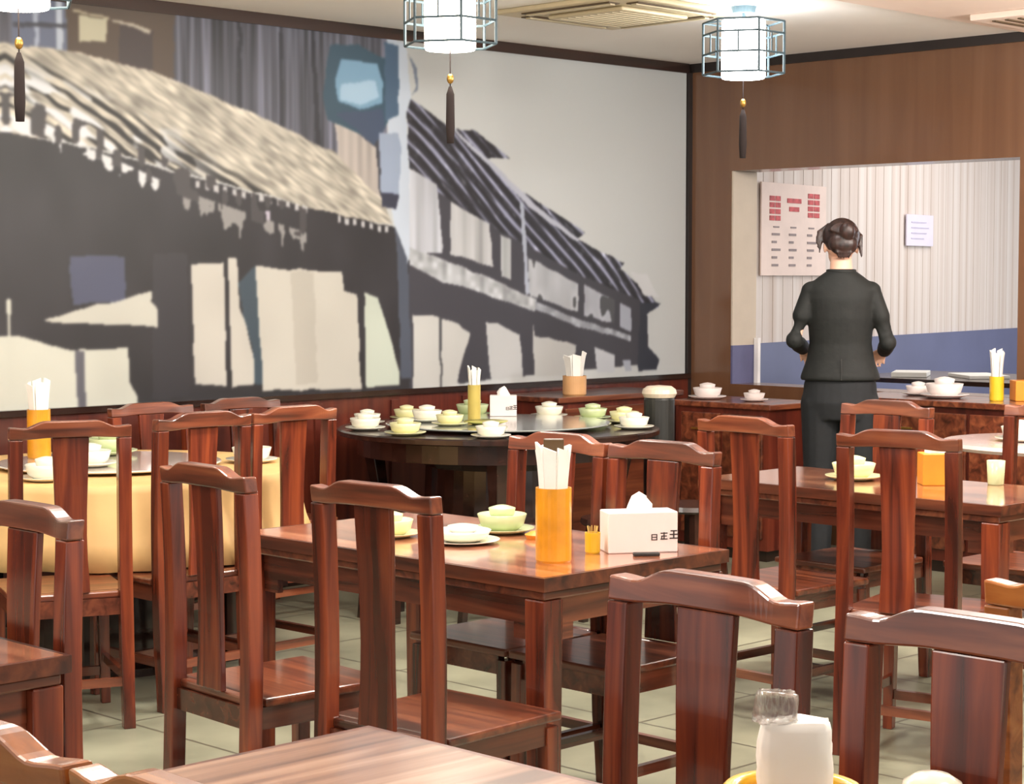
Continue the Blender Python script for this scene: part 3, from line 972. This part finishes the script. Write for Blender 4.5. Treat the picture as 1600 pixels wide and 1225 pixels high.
obj('lid', lathe([(0, .8905), (.075, .8905), (.085, .91), (.08, .93), (.06, .945), (0, .95)], 28), mat('pale_lid', (222, 206, 184), .35, var=.03), t)

# ------------------------------------------------------------ tableware and table things
def wrap_set(loc, label, m=WHT, s=1.0, src={}, group=None, rz=0, zs=1.0):
    s = s * 1.22
    """shrink-wrapped set: plate, upturned bowl, cup on top"""
    key = m.name
    if key in src:
        o = dup(src[key], loc, rz, label, group=group)
        o.scale = (s, s, s * zs)
        return o
    t = thing('tableware_set', label, 'tableware', loc, rz, group)
    obj('plate', lathe([(0, 0), (.045, 0), (.074, .01), (.076, .013), (.05, .005), (0, .005)], 36), m, t, smooth=True)
    obj('bowl', lathe([(0, .0053), (.034, .0055), (.05, .018), (.058, .044), (.056, .045), (.05, .036), (0, .034)], 32), m, t, smooth=True)
    obj('cup', lathe([(0, .0345), (.022, .0345), (.028, .042), (.032, .058), (.03, .059), (.014, .064), (0, .066)], 24), m, t, smooth=True)
    src[key] = t
    t.scale = (s, s, s * zs)
    return t
G1 = 'wrapped tableware sets on the middle table'
wrap_set((3.64, 3.83, .7505), 'white plate and bowl set nearest on the middle table, right of the chair back', WHT, 1.1, group=G1, zs=.6)
wrap_set((3.58, 4.06, .7505), 'yellowish bowl set seen through the back of a chair on the middle table', CREAM, .9, group=G1)
wrap_set((3.86, 3.90, .7505), 'greenish white bowl set just left of the amber chopstick holder, middle table', GREENC, 1.0, group=G1)
o = tag(obj('orange_fruit_slice', lathe([(0, 0), (.03, 0), (.036, .012), (.02, .02), (0, .022)], 20), ORB), 'orange wedge beside the greenish white bowl set', 'food')
o.location = (3.84, 3.74, .7505)

def napkin(bm, x, y, z0, h, ang, lean, w_=.03):
    """a folded strip of paper standing up"""
    c, s = math.cos(ang), math.sin(ang)
    n = 6
    for side in (1,):
        ring = []
        for i in range(n + 1):
            t = i / n
            cx = x + c * lean * t * t
            cy = y + s * lean * t * t
            ww = w_ * (.7 + .5 * t)
            dx, dy = -s * ww / 2, c * ww / 2
            bx, by = c * .0035, s * .0035
            tip = -.012 if i == n else 0
            ring.append([bm.verts.new((cx - dx - bx, cy - dy - by, z0 + h * t)), bm.verts.new((cx + dx - bx, cy + dy - by, z0 + h * t + tip)),
                         bm.verts.new((cx + dx + bx, cy + dy + by, z0 + h * t + tip)), bm.verts.new((cx - dx + bx, cy - dy + by, z0 + h * t))])
        for a, b in zip(ring, ring[1:]):
            for k in range(4):
                bm.faces.new((a[k], a[(k + 1) % 4], b[(k + 1) % 4], b[k]))
        bm.faces.new(ring[0][::-1])
        bm.faces.new(ring[-1])

def holder(loc, label, r=.045, h=.19, m=ORG, block=True, sticks=7, hs=.12):
    t = thing('chopstick_holder', label, 'chopstick holder', loc)
    obj('container', lathe([(0, 0), (r * .95, 0), (r, .006), (r, h), (r - .004, h), (r - .004, .01), (0, .01)], 36), m, t, smooth=False)
    k = 0
    rng = random.Random(int(loc[0] * 100))
    for i in range(sticks):
        a = 2 * PI * i / sticks + rng.uniform(-.2, .2)
        q = r * .55
        bm = bmesh.new()
        napkin(bm, q * math.cos(a), q * math.sin(a), .02, h - .02 + hs * rng.uniform(.8, 1.05), a, r * .35, r * .62)
        p = tag if False else None
        obj('paper_sleeve', bm, PAPER, t)
    if block:
        bm = B(-.008, .008, -.005, .005, .02, h + .07)
        box(bm, -.026, .026, -.009, .009, h + .07, h + hs + .005)
        obj('bottle_opener', bm, mat('olive_handle', (84, 62, 34), .4, var=.2), t, bevel=.003)
    return t
holder((3.56, 3.41, .7505), 'tall amber cylinder of white-sleeved chopsticks standing on the middle table', .046, .19, block=True).rotation_euler = (0, 0, R(-45))
holder((6.28, 6.53, .8005), 'olive-yellow chopstick holder on the dark round table, before the mural', .03, .17, mat('olive_plastic', (196, 176, 92), .35, var=.08), False, 5, .09)
holder((4.02, 6.62, .7715), 'amber chopstick holder on the golden cloth table at far left', .045, .19, ORG, False, 6, .12)
holder((8.5, 5.1, .8605), 'yellow chopstick holder with blue-white papers on the service counter', .035, .12, YEL, False, 5, .15)

def tissue(bm, x, y, z, r, h, seed):
    rng = random.Random(seed)
    n = 9
    tip = bm.verts.new((x + rng.uniform(-.2, .2) * r, y, z + h))
    prev = None
    rings = []
    for k, (f, q) in enumerate(((1, 0), (.95, .35), (.62, .7))):
        rings.append([bm.verts.new((x + r * f * (1 + .25 * rng.uniform(-1, 1)) * math.cos(2 * PI * i / n),
                                    y + .6 * r * f * (1 + .25 * rng.uniform(-1, 1)) * math.sin(2 * PI * i / n),
                                    z + h * q * (1 if k == 0 else rng.uniform(.85, 1.15)))) for i in range(n)])
    for a, b in zip(rings, rings[1:]):
        for i in range(n):
            bm.faces.new((a[i], a[(i + 1) % n], b[(i + 1) % n], b[i]))
    for i in range(n):
        bm.faces.new((rings[-1][i], rings[-1][(i + 1) % n], tip))
    bm.faces.new(rings[0][::-1])

def glyph(bm, cx, cz, s, y, kind):
    """small dark character-like strokes on a box front (x right, z up)"""
    def bar(x0, x1, z0, z1):
        box(bm, cx + x0 * s, cx + x1 * s, y - .0008, y, cz + z0 * s, cz + z1 * s)
    if kind == 0:
        bar(-.5, .5, .36, .5); bar(-.5, -.34, -.5, .5); bar(.34, .5, -.5, .5); bar(-.5, .5, -.5, -.36); bar(-.4, .4, -.07, .07)
    elif kind == 1:
        bar(-.5, .5, .3, .44); bar(-.08, .08, -.5, .5); bar(-.4, .4, -.1, .04); bar(-.5, .5, -.5, -.36); bar(-.4, -.26, -.4, 0)
    else:
        bar(-.4, .4, .36, .5); bar(-.5, .5, -.06, .08); bar(-.5, .5, -.5, -.36); bar(-.08, .08, -.5, .5)

def tissue_box(loc, rz, label, w_=.19, d=.1, h=.105, m=BOXW, marks=True, tis=(.034, .05), name='tissue_box'):
    t = thing(name, label, 'tissue box', loc, rz)
    obj('box', B(-w_ / 2, w_ / 2, -d / 2, d / 2, 0, h), m, t, bevel=.003)
    bm = bmesh.new()
    tissue(bm, 0, 0, h + .0003, tis[0], tis[1], int(abs(loc[0]) * 37))
    obj('tissue', bm, PAPER, t)
    if marks:
        bm = bmesh.new()
        for k in range(3):
            glyph(bm, w_ * (.16 + .14 * k), h * .38 + k * .003, h * (.15 + .03 * k), -d / 2 - .0003, k)
        obj('printed_mark', bm, INK, t)
    return t
tissue_box((3.86, 3.385, .7505), R(-33), 'white tissue box with three small dark characters on the middle table', .19, .09, .108)
tissue_box((6.62, 6.68, .8005), R(-45), 'small white tissue box beside the chopstick holder on the dark round table', .13, .09, .1, tis=(.03, .045))
tissue_box((5.83, 3.74, .7505), R(-45), 'amber orange tissue holder on the right-hand table behind a chair splat', .1, .1, .11, ORB, False, (.034, .055), 'tissue_holder')
holder((7.36, 6.90, .8605), 'pale peach cup with a white fan of paper sleeves on the corner sideboard', .062, .1, mat('peach_card', (214, 164, 112), .5), False, 6, .13)
tissue_box((8.64, 4.97, .8605), R(-45), 'bright orange box on the service counter at the right edge', .22, .12, .1, ORB, False, (.03, .02), 'tissue_holder')

# foreground tissue pack in its holder
t = thing('tissue_holder', 'white tissue pack in torn clear film standing in a yellow holder, bottom right', 'tissue pack', (1.795, 1.335, .7505), R(-45))
hb = bmesh.new()
box(hb, -.058, .058, -.04, .04, 0, .128)
obj('holder', hb, ORB, t, bevel=.008)
obj('holder_rim', lathe([(.066, .1285), (.08, .13), (.083, .136), (.078, .141), (.062, .14)] + [(.066, .1285)], 32), YEL, t, smooth=True)
def crump(bm, x0, x1, y0, y1, z0, z1, amp, seed, top=True):
    n = 10
    P = []
    for k in range(n + 1):
        z = z0 + (z1 - z0) * k / n
        ring = []
        m_ = 28
        for i in range(m_):
            a = 2 * PI * i / m_
            ca, sa = math.cos(a), math.sin(a)
            sq = 1 / max(abs(ca), abs(sa)) ** .8
            p = Vector((ca * 3, sa * 3, z * 40 + seed))
            q = 1 + amp * noise.noise(p)
            fade = 1 - .12 * (k / n) ** 6
            ring.append(bm.verts.new(((x0 + x1) / 2 + (x1 - x0) / 2 * ca * sq * .82 * q * fade, (y0 + y1) / 2 + (y1 - y0) / 2 * sa * sq * .82 * q * fade,
                                      z + (.1 * (z1 - z0) * noise.noise(Vector((ca * 2, sa * 2, seed))) if k == n else 0))))
        P.append(ring)
    for a, b in zip(P, P[1:]):
        for i in range(m_):
            bm.faces.new((a[i], a[(i + 1) % m_], b[(i + 1) % m_], b[i]))
    if top:
        bm.faces.new(P[-1])
    bm.faces.new(P[0][::-1])
bm = bmesh.new()
crump(bm, -.05, .053, -.034, .034, .129, .216, .1, 3)
obj('tissue_pack', bm, PAPER, t, smooth=True)
bm = bmesh.new()
crump(bm, -.05, .008, -.028, .028, .217, .25, .35, 9)
obj('clear_film', bm, GREYBAG, t, smooth=True)
# cup on the foreground table, lower right
t = thing('teacup', 'white ceramic cup peeking over the bottom edge at the lower right', 'cup', (1.93, 1.235, .7505))
obj('cup_body', lathe([(0, 0), (.025, 0), (.034, .02), (.038, .125), (.035, .125), (.03, .02), (0, .008)], 32), WHT, t, smooth=True)
obj('lid', lathe([(.038, .1255), (.034, .139), (.02, .148), (0, .151)], 24), WHT, t, smooth=True)
# small yellow cup, and a black bar put in as shadow, by the tissue box
t = thing('toothpick_cup', 'small yellow cup of toothpicks left of the white tissue box', 'toothpick cup', (3.74, 3.44, .7505))
obj('cup_body', lathe([(0, 0), (.018, 0), (.02, .004), (.021, .055), (.018, .055), (.018, .006), (0, .006)], 24), YEL, t)
bm = bmesh.new()
for k in range(9):
    a = k * 2.4
    tube(bm, [(.004 * math.cos(a), .004 * math.sin(a), .008), (.014 * math.cos(a), .014 * math.sin(a), .072)], .0012, 5)
obj('toothpicks', bm, mat('toothpick_wood', (214, 186, 110), .6), t)['kind'] = 'stuff'
o = tag(obj('shadow_bar', B(-.035, .035, -.009, .009, 0, .01), DARKP, bevel=.003), 'small black bar standing in for shadow in front of the white tissue box', 'shadow bar')
o.location = (3.80, 3.305, .7505)
o.rotation_euler = (0, 0, R(-40))
# right-hand table
wrap_set((5.76, 4.03, .7505), 'cream plate stack on the right-hand table, left of the splat of the chair before it', CREAM, 1.1)
t = thing('teacup', 'small white cup standing alone on the right-hand table', 'cup', (5.97, 3.58, .7505))
obj('cup_body', lathe([(0, 0), (.026, 0), (.028, .004), (.032, .085), (.029, .085), (.025, .006), (0, .006)], 28), GREENC, t, smooth=True)

# dark round table: wrapped sets around the turntable, on the table's rim and glass
G2 = 'wrapped tableware sets on the dark round table'
lab = [
    (5.76, 6.7, WHT, 1.0, 'white tableware set at the left end of the dark round table'),
    (5.7, 6.36, CREAM, 1.0, 'cream tableware set at the near left of the dark round table'),
    (5.99, 6.97, WHT, .9, 'white set on the far left of the dark round table, behind the leftmost ones'),
    (5.85, 5.98, WHT, .95, 'white set at the near edge of the dark round table, left of the middle'),
    (6.33, 6.98, CREAM, .9, 'cream set at the far rim of the dark round table, before the panelling'),
    (6.66, 6.93, GREENC, 1.15, 'pale green bowl set behind the small tissue box on the dark round table'),
    (6.92, 6.66, WHT, 1.0, 'white set at the right far rim of the dark round table'),
    (6.915, 6.15, CREAM, 1.0, 'cream yellow set at the right front of the dark round table'),
    (6.97, 6.41, GREENC, 1.0, 'greenish set at the right end of the dark round table'),
    (6.66, 5.90, WHT, 1.0, 'white set at the near right rim of the dark round table'),
    (6.10, 6.66, WHT, 1.0, 'white set on the turntable left of the olive chopstick holder'),
    (6.02, 6.42, CREAM, .9, 'cream set on the near left of the turntable'),
]
for x, y, m, s, l in lab:
    d_ = math.hypot(x - 6.33, y - 6.42)
    z = .8005 if d_ < .46 else .7785
    if d_ >= .46:
        k = .638 / d_
        x, y = 6.33 + (x - 6.33) * k, 6.42 + (y - 6.42) * k
    wrap_set((x, y, z), l, m, s, group=G2)
o = tag(obj('serving_plate', lathe([(0, 0), (.06, 0), (.1, .012), (.102, .016), (.06, .006), (0, .006)], 36), mat('yellow_green_glaze', (206, 204, 110), .3, coat=.3), smooth=True),
        'yellow-green plate in front of the olive chopstick holder on the dark round table', 'plate')
o.location = (6.19, 6.36, .8005)
# golden cloth table
G3 = 'wrapped tableware sets on the golden cloth'
for x, y, z, m, s, l in ((3.72, 6.05, .751, WHT, 1.1, 'white set with pinkish bowl nearest the left frame edge on the golden cloth'),
                         (3.98, 6.2, .7715, WHT, 1.1, 'white set between the far-left chair splat and post on the golden cloth'),
                         (4.3, 6.56, .7715, GREENC, 1.2, 'pale green set behind the right post of the far-left chair'),
                         (4.56, 6.1, .751, WHT, 1.1, 'white set at the right part of the golden cloth'),
                         (4.42, 6.8, .751, CREAM, 1.0, 'cream set at the far rim of the golden cloth')):
    if z == .751:
        v = Vector((x - 4.15, y - 6.33)); v = v.normalized() * .545; x, y = 4.15 + v.x, 6.33 + v.y
    wrap_set((x, y, z), l, m, s, group=G3)
# sideboard and counter
wrap_set((8.08, 6.6, .8205), 'white and pink wrapped bowls at the left end of the brown sideboard', BOXW, 1.1)
wrap_set((8.10, 6.3, .8205), 'pink-white wrapped bowls at the right end of the brown sideboard, beside the person', BOXW, .8)
G4 = 'wrapped bowls on the service counter'
wrap_set((8.5, 5.40, .8605), 'big white wrapped bowl stack in the middle of the service counter', BOXW, 1.35, group=G4)
wrap_set((8.6, 5.62, .8605), 'white wrapped bowl set left of the big stack on the service counter', BOXW, .9, group=G4)
wrap_set((7.62, 4.45, .7505), 'white tableware set at the left of the small round table near the right edge', WHT, 1.2)
wrap_set((7.86, 4.22, .7505), 'yellow-white tableware set at the right of the small round table', CREAM, 1.2)

# ------------------------------------------------------------ the person, seen from behind
P = thing('person', 'person in black blazer and dark trousers seen from behind, dark hair pinned up', 'person', (7.60, 5.40, 0), R(-52))
def remesh(o, vox, sm=4):
    r = o.modifiers.new('remesh', 'REMESH')
    r.mode = 'VOXEL'
    r.voxel_size = vox
    r.use_smooth_shade = True
    s = o.modifiers.new('smooth', 'SMOOTH')
    s.factor = .5
    s.iterations = sm
    return o
def loft(bm, secs, n=24):
    """secs: (cx, cy, z, rx, ry)"""
    rings = [[bm.verts.new((cx + rx * math.cos(2 * PI * k / n), cy + ry * math.sin(2 * PI * k / n), z)) for k in range(n)] for cx, cy, z, rx, ry in secs]
    for a, b in zip(rings, rings[1:]):
        for i in range(n):
            bm.faces.new((a[i], a[(i + 1) % n], b[(i + 1) % n], b[i]))
    bm.faces.new(rings[0][::-1])
    bm.faces.new(rings[-1])
def limb(bm, pts, rad, n=14):
    for p, r in zip(pts, rad):
        blob(bm, p, (r, r, r), 14, 9)
    tube(bm, pts, rad, n)
SH = [(-.136, -.005, 1.405), (.136, -.005, 1.405)]
EL = [(-.218, -.05, 1.175), (.218, -.045, 1.165)]
WR = [(-.17, .17, 1.13), (.215, .17, 1.12)]
bm = bmesh.new()
# trunk, neck, legs
loft(bm, [(0, 0, .86, .14, .09), (0, 0, .95, .155, .1), (0, .005, 1.08, .125, .085), (0, 0, 1.25, .145, .095), (0, -.005, 1.38, .15, .085), (0, -.005, 1.45, .1, .06), (0, 0, 1.49, .055, .052), (0, .02, 1.56, .05, .052)])
for s in (-1, 1):
    limb(bm, [(s * .085, 0, .9), (s * .09, .012, .5), (s * .09, -.01, .09)], [.078, .052, .035])
    limb(bm, [(s * .09, -.03, .045), (s * .095, .06, .035), (s * .1, .13, .028)], [.034, .032, .022])
for i, s in enumerate((-1, 1)):
    limb(bm, [SH[i], EL[i], WR[i]], [.042, .034, .024])
    w_ = Vector(WR[i])
    fwd = Vector((-s * .15, .92, -.25)).normalized()
    side = Vector((-s, 0, 0))
    side = (side - fwd * side.dot(fwd)).normalized()
    up = side.cross(fwd)
    if up.z > 0:
        up = -up              # towards the palm
    # palm
    palm = w_ + fwd * .05
    mtx = Matrix((side, fwd, up)).transposed().to_4x4()
    blob(bm, palm, (.036, .05, .015), 14, 10, mtx)
    for k, (off, ln) in enumerate(((.027, .068), (.010, .078), (-.008, .073), (-.025, .056))):
        b0 = w_ + fwd * .085 + side * off
        b1 = b0 + (fwd * .9 + up * .35).normalized() * ln * .45
        b2 = b1 + (fwd * .5 + up * .85).normalized() * ln * .3
        b3 = b2 + (fwd * .05 + up * 1.0).normalized() * ln * .25
        limb(bm, [b0, b1, b2, b3], [.0085, .008, .0075, .0065], 8)
    t0 = w_ + fwd * .03 + side * .026
    t1 = t0 + (side * .8 + fwd * .7 + up * .3).normalized() * .035
    t2 = t1 + (side * .2 + fwd * .9 + up * .5).normalized() * .03
    limb(bm, [t0, t1, t2], [.0115, .010, .008], 8)
# head, tilted down a little
HM = Matrix.Translation((0, .03, 1.545)) @ Matrix.Rotation(R(-16), 4, 'X') @ Matrix.Rotation(R(6), 4, 'Z')
def hp(x, y, z):
    return HM @ Vector((x, y, z))
blob(bm, hp(0, -.005, .10), (.074, .092, .093), 28, 18, HM.to_3x3().to_4x4())
blob(bm, hp(0, .028, .045), (.056, .062, .066), 22, 14, HM.to_3x3().to_4x4())     # jaw
blob(bm, hp(0, .07, .0), (.02, .018, .014))                                         # chin
limb(bm, [hp(0, .088, .085), hp(0, .102, .062), hp(0, .106, .052)], [.009, .011, .012], 8)
for s in (-1, 1):
    blob(bm, hp(s * .012, .098, .052), (.008, .009, .007), 8, 6)
    blob(bm, hp(s * .076, -.002, .07), (.009, .018, .03), 10, 8, HM.to_3x3().to_4x4())
    blob(bm, hp(s * .03, .078, .092), (.015, .01, .008), 10, 8)
blob(bm, hp(0, .09, .03), (.022, .01, .005), 12, 8)
blob(bm, hp(0, .09, .022), (.018, .01, .006), 12, 8)
body = remesh(obj('body', bm, SKIN, P, smooth=True), .0055, 3)
bm = bmesh.new()
for s in (-1, 1):
    blob(bm, hp(s * .03, .0865, .0915), (.011, .005, .0055), 12, 8)
obj('eyes', bm, mat('eye_white', (236, 232, 228), .2), P, smooth=True)
bm = bmesh.new()
for s in (-1, 1):
    blob(bm, hp(s * .03, .0915, .0915), (.005, .002, .005), 10, 6)
    tube(bm, [hp(s * .014, .088, .112), hp(s * .03, .0885, .117), hp(s * .046, .079, .112)], .003, 6)
obj('eyebrows_and_irises', bm, HAIR, P, smooth=True)
# hair: cap, gathered knot, loose locks at both sides
bm = bmesh.new()
blob(bm, hp(0, -.02, .115), (.086, .095, .092), 28, 18, HM.to_3x3().to_4x4())
blob(bm, hp(0, -.07, .07), (.07, .05, .06), 20, 14, HM.to_3x3().to_4x4())
blob(bm, hp(.012, -.115, .115), (.036, .03, .045), 16, 12)
rng = random.Random(4)
for k in range(26):
    a = rng.uniform(-1.25, 1.25)
    x0, z0 = .082 * math.sin(a), .1 + .09 * math.cos(a)
    limb(bm, [hp(x0, -.03, z0), hp(x0 * .8, -.095, .04 + z0 * .62), hp(x0 * .25 + .01, -.118, .1)], [.010, .011, .008], 6)
for x, l in ((-.098, .10), (-.106, .075), (-.112, .055), (-.088, .055)):
    limb(bm, [hp(-.06, -.01, .175), hp(x + .008, -.01, .14), hp(x, -.012, .14 - l * .5), hp(x - .006, -.012, .14 - l)], [.012, .012, .009, .004], 6)
for x, l in ((.082, .10), (.088, .12)):
    limb(bm, [hp(.055, -.02, .16), hp(x, -.03, .12), hp(x + .004, -.03, .14 - l)], [.013, .012, .005], 6)
for k in range(5):
    x = -.035 + .017 * k
    limb(bm, [hp(x, -.085, .06), hp(x * .9, -.09, .02), hp(x * .7, -.085, -.005)], [.012, .01, .004], 6)
remesh(obj('hair', bm, HAIR, P, smooth=True), .0045, 1)
# blazer
bm = bmesh.new()
loft(bm, [(0, .0, .985, .186, .128), (0, .0, 1.0, .188, .13), (0, .003, 1.08, .160, .118), (0, .003, 1.16, .146, .110), (0, -.003, 1.28, .156, .115), (0, -.008, 1.37, .168, .108), (0, -.01, 1.415, .168, .096),
          (0, -.01, 1.445, .142, .084), (0, -.01, 1.475, .105, .072), (0, -.006, 1.50, .07, .062)], 32)
for i, s in enumerate((-1, 1)):
    blob(bm, (s * .138, -.006, 1.408), (.05, .054, .045), 16, 12)
    w_ = Vector(WR[i]); e = Vector(EL[i])
    end = e + (w_ - e) * .93
    limb(bm, [SH[i], ((SH[i][0] + EL[i][0]) / 2 + s * .006, -.03, (SH[i][2] + EL[i][2]) / 2), EL[i], e + (w_ - e) * .5, end], [.050, .046, .042, .040, .036])
remesh(obj('blazer', bm, BLKF, P, smooth=True), .007, 8)
bm = bmesh.new()
for i in range(2):
    w_ = Vector(WR[i]); e = Vector(EL[i]); d = (w_ - e).normalized()
    c0 = e + (w_ - e) * .92 + d * .038
obj('collar', lathe([(.064, 1.487), (.072, 1.485), (.07, 1.507), (.062, 1.51), (.058, 1.507), (.064, 1.487)], 32), BLKF, P, smooth=True)
bm.free()
obj('blazer_vent', B(-.002, .002, -.1315, -.1285, .99, 1.09), DARKP, P)
bm = bmesh.new()
loft(bm, [(0, 0, .80, .165, .108), (0, -.004, .88, .178, .122), (0, 0, .97, .17, .115), (0, 0, 1.05, .14, .1)], 28)
for s in (-1, 1):
    limb(bm, [(s * .09, 0, .88), (s * .094, .012, .5), (s * .094, -.008, .1)], [.096, .072, .056])
remesh(obj('trousers', bm, TROU, P, smooth=True), .008, 3)
for s in (-1, 1):
    bm = bmesh.new()
    limb(bm, [(s * .094, -.045, .042), (s * .097, .05, .04), (s * .102, .14, .032)], [.042, .042, .032])
    for v in bm.verts:
        v.co.z = max(v.co.z, .002)
    obj('shoe', bm, SHOE, P, smooth=True)
